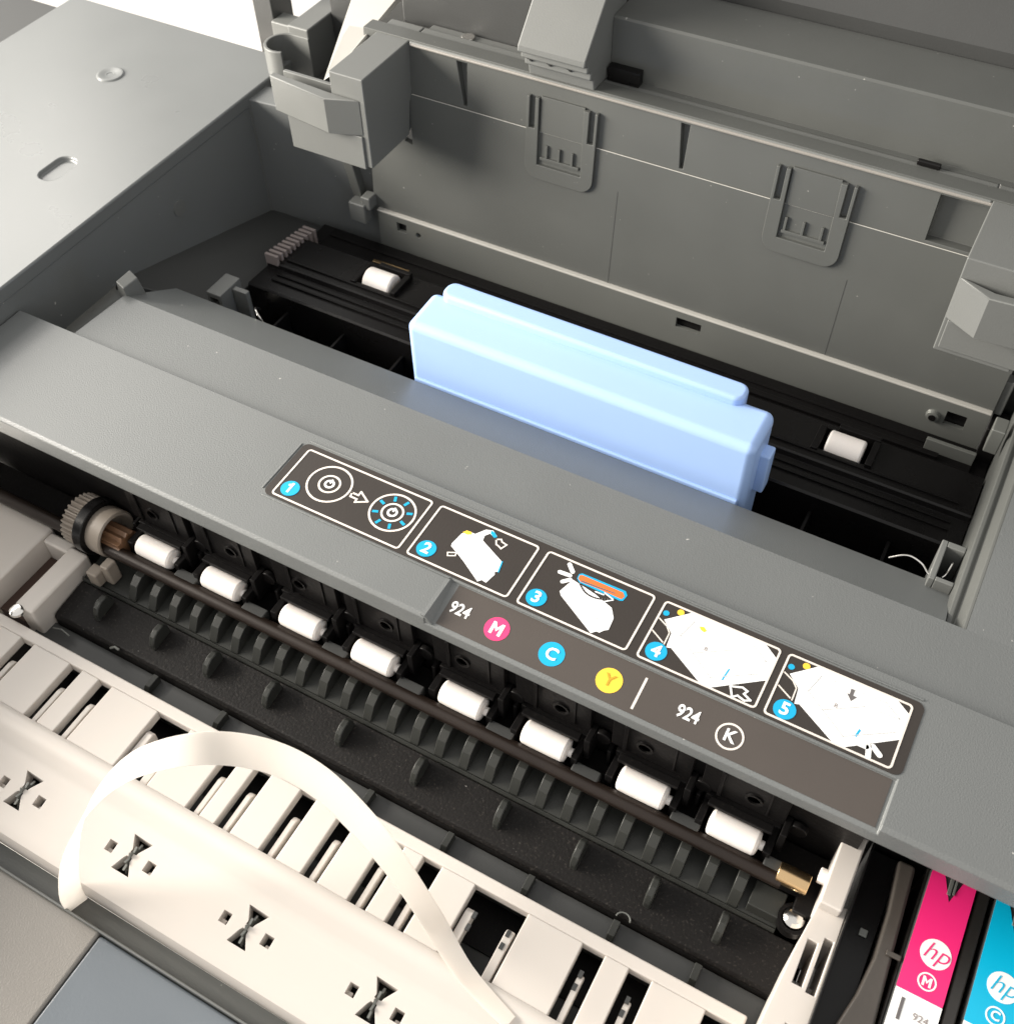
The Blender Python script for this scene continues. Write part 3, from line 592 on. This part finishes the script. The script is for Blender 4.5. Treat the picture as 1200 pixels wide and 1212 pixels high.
# ---- white rail, black guide on the right
MB().box(162.2, 167.4, -24, -5, -40, -25).build('side_rail', 'white', P, 0.5)
sr = MB().prism([(162.6, -22.8), (168.6, -21.0), (169.4, -70), (158.6, -70), (161.0, -36)], -48, -28.6, 'z')
srail = sr.build('side_frame', 'white', P, 0.7, cut=MB().box(163.0, 165.2, -42, -31.5, -60, -20).box(166.2, 168.2, -42.5, -29.6, -60, -20).box(164.6, 168.6, -58, -50.4, -60, -20))
MB().box(161, 170, -41, -37.4, -46, -40).build('frame_web', 'roller', srail)
MB().lathe([(0.4, 1.2), (1.8, 1.0), (2.5, 0.2), (2.6, -2)], (159.2, -25.0, -37.6)).build('screw', 'chrome', P)
MB().lathe([(2.8, -1), (2.8, 0.6), (3.7, 0.6), (3.7, -2.5)], (159.2, -25.0, -38.6)).build('screw_boss', 'black', P)
MB().box(168.7, 169.3, -90, -4.2, -60, -25.6).box(169.3, 176, -90, -4.2, -60, -30).build('carriage_wall', 'gloss', P, 0.25)
MB().box(172.4, 174.2, -25, -23.2, -29.9, -29.3).build('locating_pin', 'metal', P, 0.2)
cg = [(175.2, -5), (179.2, -5), (180.2, -26), (181.0, -42), (181.0, -80), (168.5, -80), (171.5, -58), (173.6, -47), (175.6, -38), (176.6, -29), (176.4, -18)]
MB().prism(cg, -60, -27, 'z').build('carriage_guide', 'guide', P, 0.8, 3)
MB().box(178.6, 181.8, -27.6, -26.4, -26.9, -26.2).build('guide_step', 'guide', P, 0.2)
dv = MB().box(193.0, 195.8, -80, -2, -60, -28).build('carriage_divider', 'guide', P, 0.5)
again(dv, 14.3); again(dv, -11.3, 0, -1.5)
MB().box(176, 240, -80, 8, -80, -60).box(168, 240, -3.0, 22, -80, -12).build('carriage_bed', 'black', P)

# ================================================================== ink cartridges
def cartridge(x0, x1, cm, letter, label):
    root = empty('ink_cartridge', ((x0+x1)/2, -36, -60)); tag(root, label, 'ink cartridge', 'ink cartridges in the carriage')
    Z = -26.0; cx = (x0+x1)/2
    MB().box(x0, x1, -80, -3.4, -60, Z-.2).build('cartridge_body', 'darkgrey', root, 0.4)
    notch = MB().prism([(cx-3.0, -2.0), (cx+.2, -10.2), (cx+2.8, -2.0)], Z-5, Z+5, 'z')
    lab = MB().prism(rrect(x0+.1, x1-.1, -33.0, -3.5, .4), Z-.15, Z+.05, 'z').build('colour_label', cm, root, cut=notch)
    MB().box(x0+.1, x1-.1, -79, -33.0, Z-.15, Z+.02).build('white_label', 'wink', root)
    MB().box(cx-.7, cx+.1, -8.6, -3.6, Z-.5, Z+.3).box(cx+.4, cx+.9, -8.2, -3.6, Z-.5, Z+.3).build('pull_tab', 'metal', root, 0.1)
    MB().cyl((cx+.7, -22.7, Z+.06), (cx+.7, -22.7, Z+.10), 3.3, 40).build('logo_disc', 'wink', root)
    text('logo_letters', 'hp', cx+.7, -22.5, Z+.14, 5.6, cm, root, shear=0.35, bold=-0.05)
    MB().ring((cx+.6, -29.2), 2.0, 1.65, Z+.06, Z+.10).build('colour_ring', 'wink', root)
    if letter == 'M': letter_m(cx+.6, -29.2, Z+.07, 2.1, 'wink', root)
    else: text('colour_letter', letter, cx+.6, -29.2, Z+.12, 2.8, 'wink', root, bold=0.06)
    MB().box(x0+1.8, x0+2.5, -39.5, -34.6, Z+.03, Z+.1).build('label_bar', 'greyprint', root)
    text('label_print', '924', cx+1.4, -37.4, Z+.1, 2.2, 'lilac', root)
    return root
cartridge(182.3, 192.3, 'cart_m', 'M', 'magenta ink cartridge with white round logo and a V-notched top edge')
cartridge(196.6, 206.6, 'cart_c', 'C', 'cyan ink cartridge at the right edge of the photo')

# ================================================================== blue shipping block
bk = empty('shipping_block', (53, 77, -44)); tag(bk, 'long light blue plastic shipping block standing in the printer opening', 'packing block')
bx = MB().prism([(67.6, -38), (67.6, 5.4), (84.0, 5.8), (84.0, -38)], -0.8, 107.4)
body = bx.build('block_body', 'blue', bk, 2.6, 4)
MB().prism(rrect(3.4, 98.4, 80.4, 87.6, 3.0), -20, 8.4, 'z').build('block_ridge', 'blue', bk, 1.2, 3)
MB().box(0.8, 105.6, 66.9, 70, -38, -15.4).build('block_flange', 'blue', bk, 0.4)
MB().box(106, 110.2, 75, 80, -18, -3.2).build('block_tab', 'blue', bk, 0.6)

# ================================================================== white loose strip
PT = [(0.6, -99.9, -64), (1.6, -99.6, -48), (6.5, -93.7, -25), (15.0, -86.4, -5), (23.1, -78.4, 5), (34.3, -69.9, 8), (44.6, -63.0, 3), (54.1, -59.6, -5), (63.7, -59.4, -15), (73.2, -60.7, -27), (84.6, -64.6, -37.5), (97.8, -71.2, -40.6), (112, -75.6, -40.9)]
def cat(p0, p1, p2, p3, t): return 0.5*((2*p1) + (-p0+p2)*t + (2*p0-5*p1+4*p2-p3)*t*t + (-p0+3*p1-3*p2+p3)*t**3)
pv = [Vector(p) for p in PT]; line = []
for i in range(len(pv)-1):
    a = pv[max(i-1, 0)]; d = pv[min(i+2, len(pv)-1)]
    for k in range(6): line.append(cat(a, pv[i], pv[i+1], d, k/6))
line.append(pv[-1])
vs_, fs_ = [], []
for i, c in enumerate(line):
    tn = (line[min(i+1, len(line)-1)] - line[max(i-1, 0)]).normalized()
    tw = max(0.0, 1 - i/16); wv = Vector((-0.22 + 0.62*tw, 0.95 - 0.2*tw, 0.12*(1-tw))); wv = (wv - tn*wv.dot(tn)).normalized(); nv = tn.cross(wv)
    hw = 3.6 - 1.9*max(0, (i-52)/20) - 1.2*max(0, 1 - i/14)
    for a, b in ((-hw, -.12), (hw, -.12), (hw, .12), (-hw, .12)): vs_.append(c + wv*a + nv*b)
for i in range(len(line)-1):
    for k in range(4): fs_.append((i*4+k, i*4+(k+1) % 4, i*4+4+(k+1) % 4, i*4+4+k))
fs_ += [(3, 2, 1, 0), tuple(len(vs_)-4+k for k in range(4))]
st = MB().add(vs_, fs_).build('plastic_strip', 'paper', angle=50)
tag(st, 'loose white strip curling in an arch over the slotted white tray', 'strip')
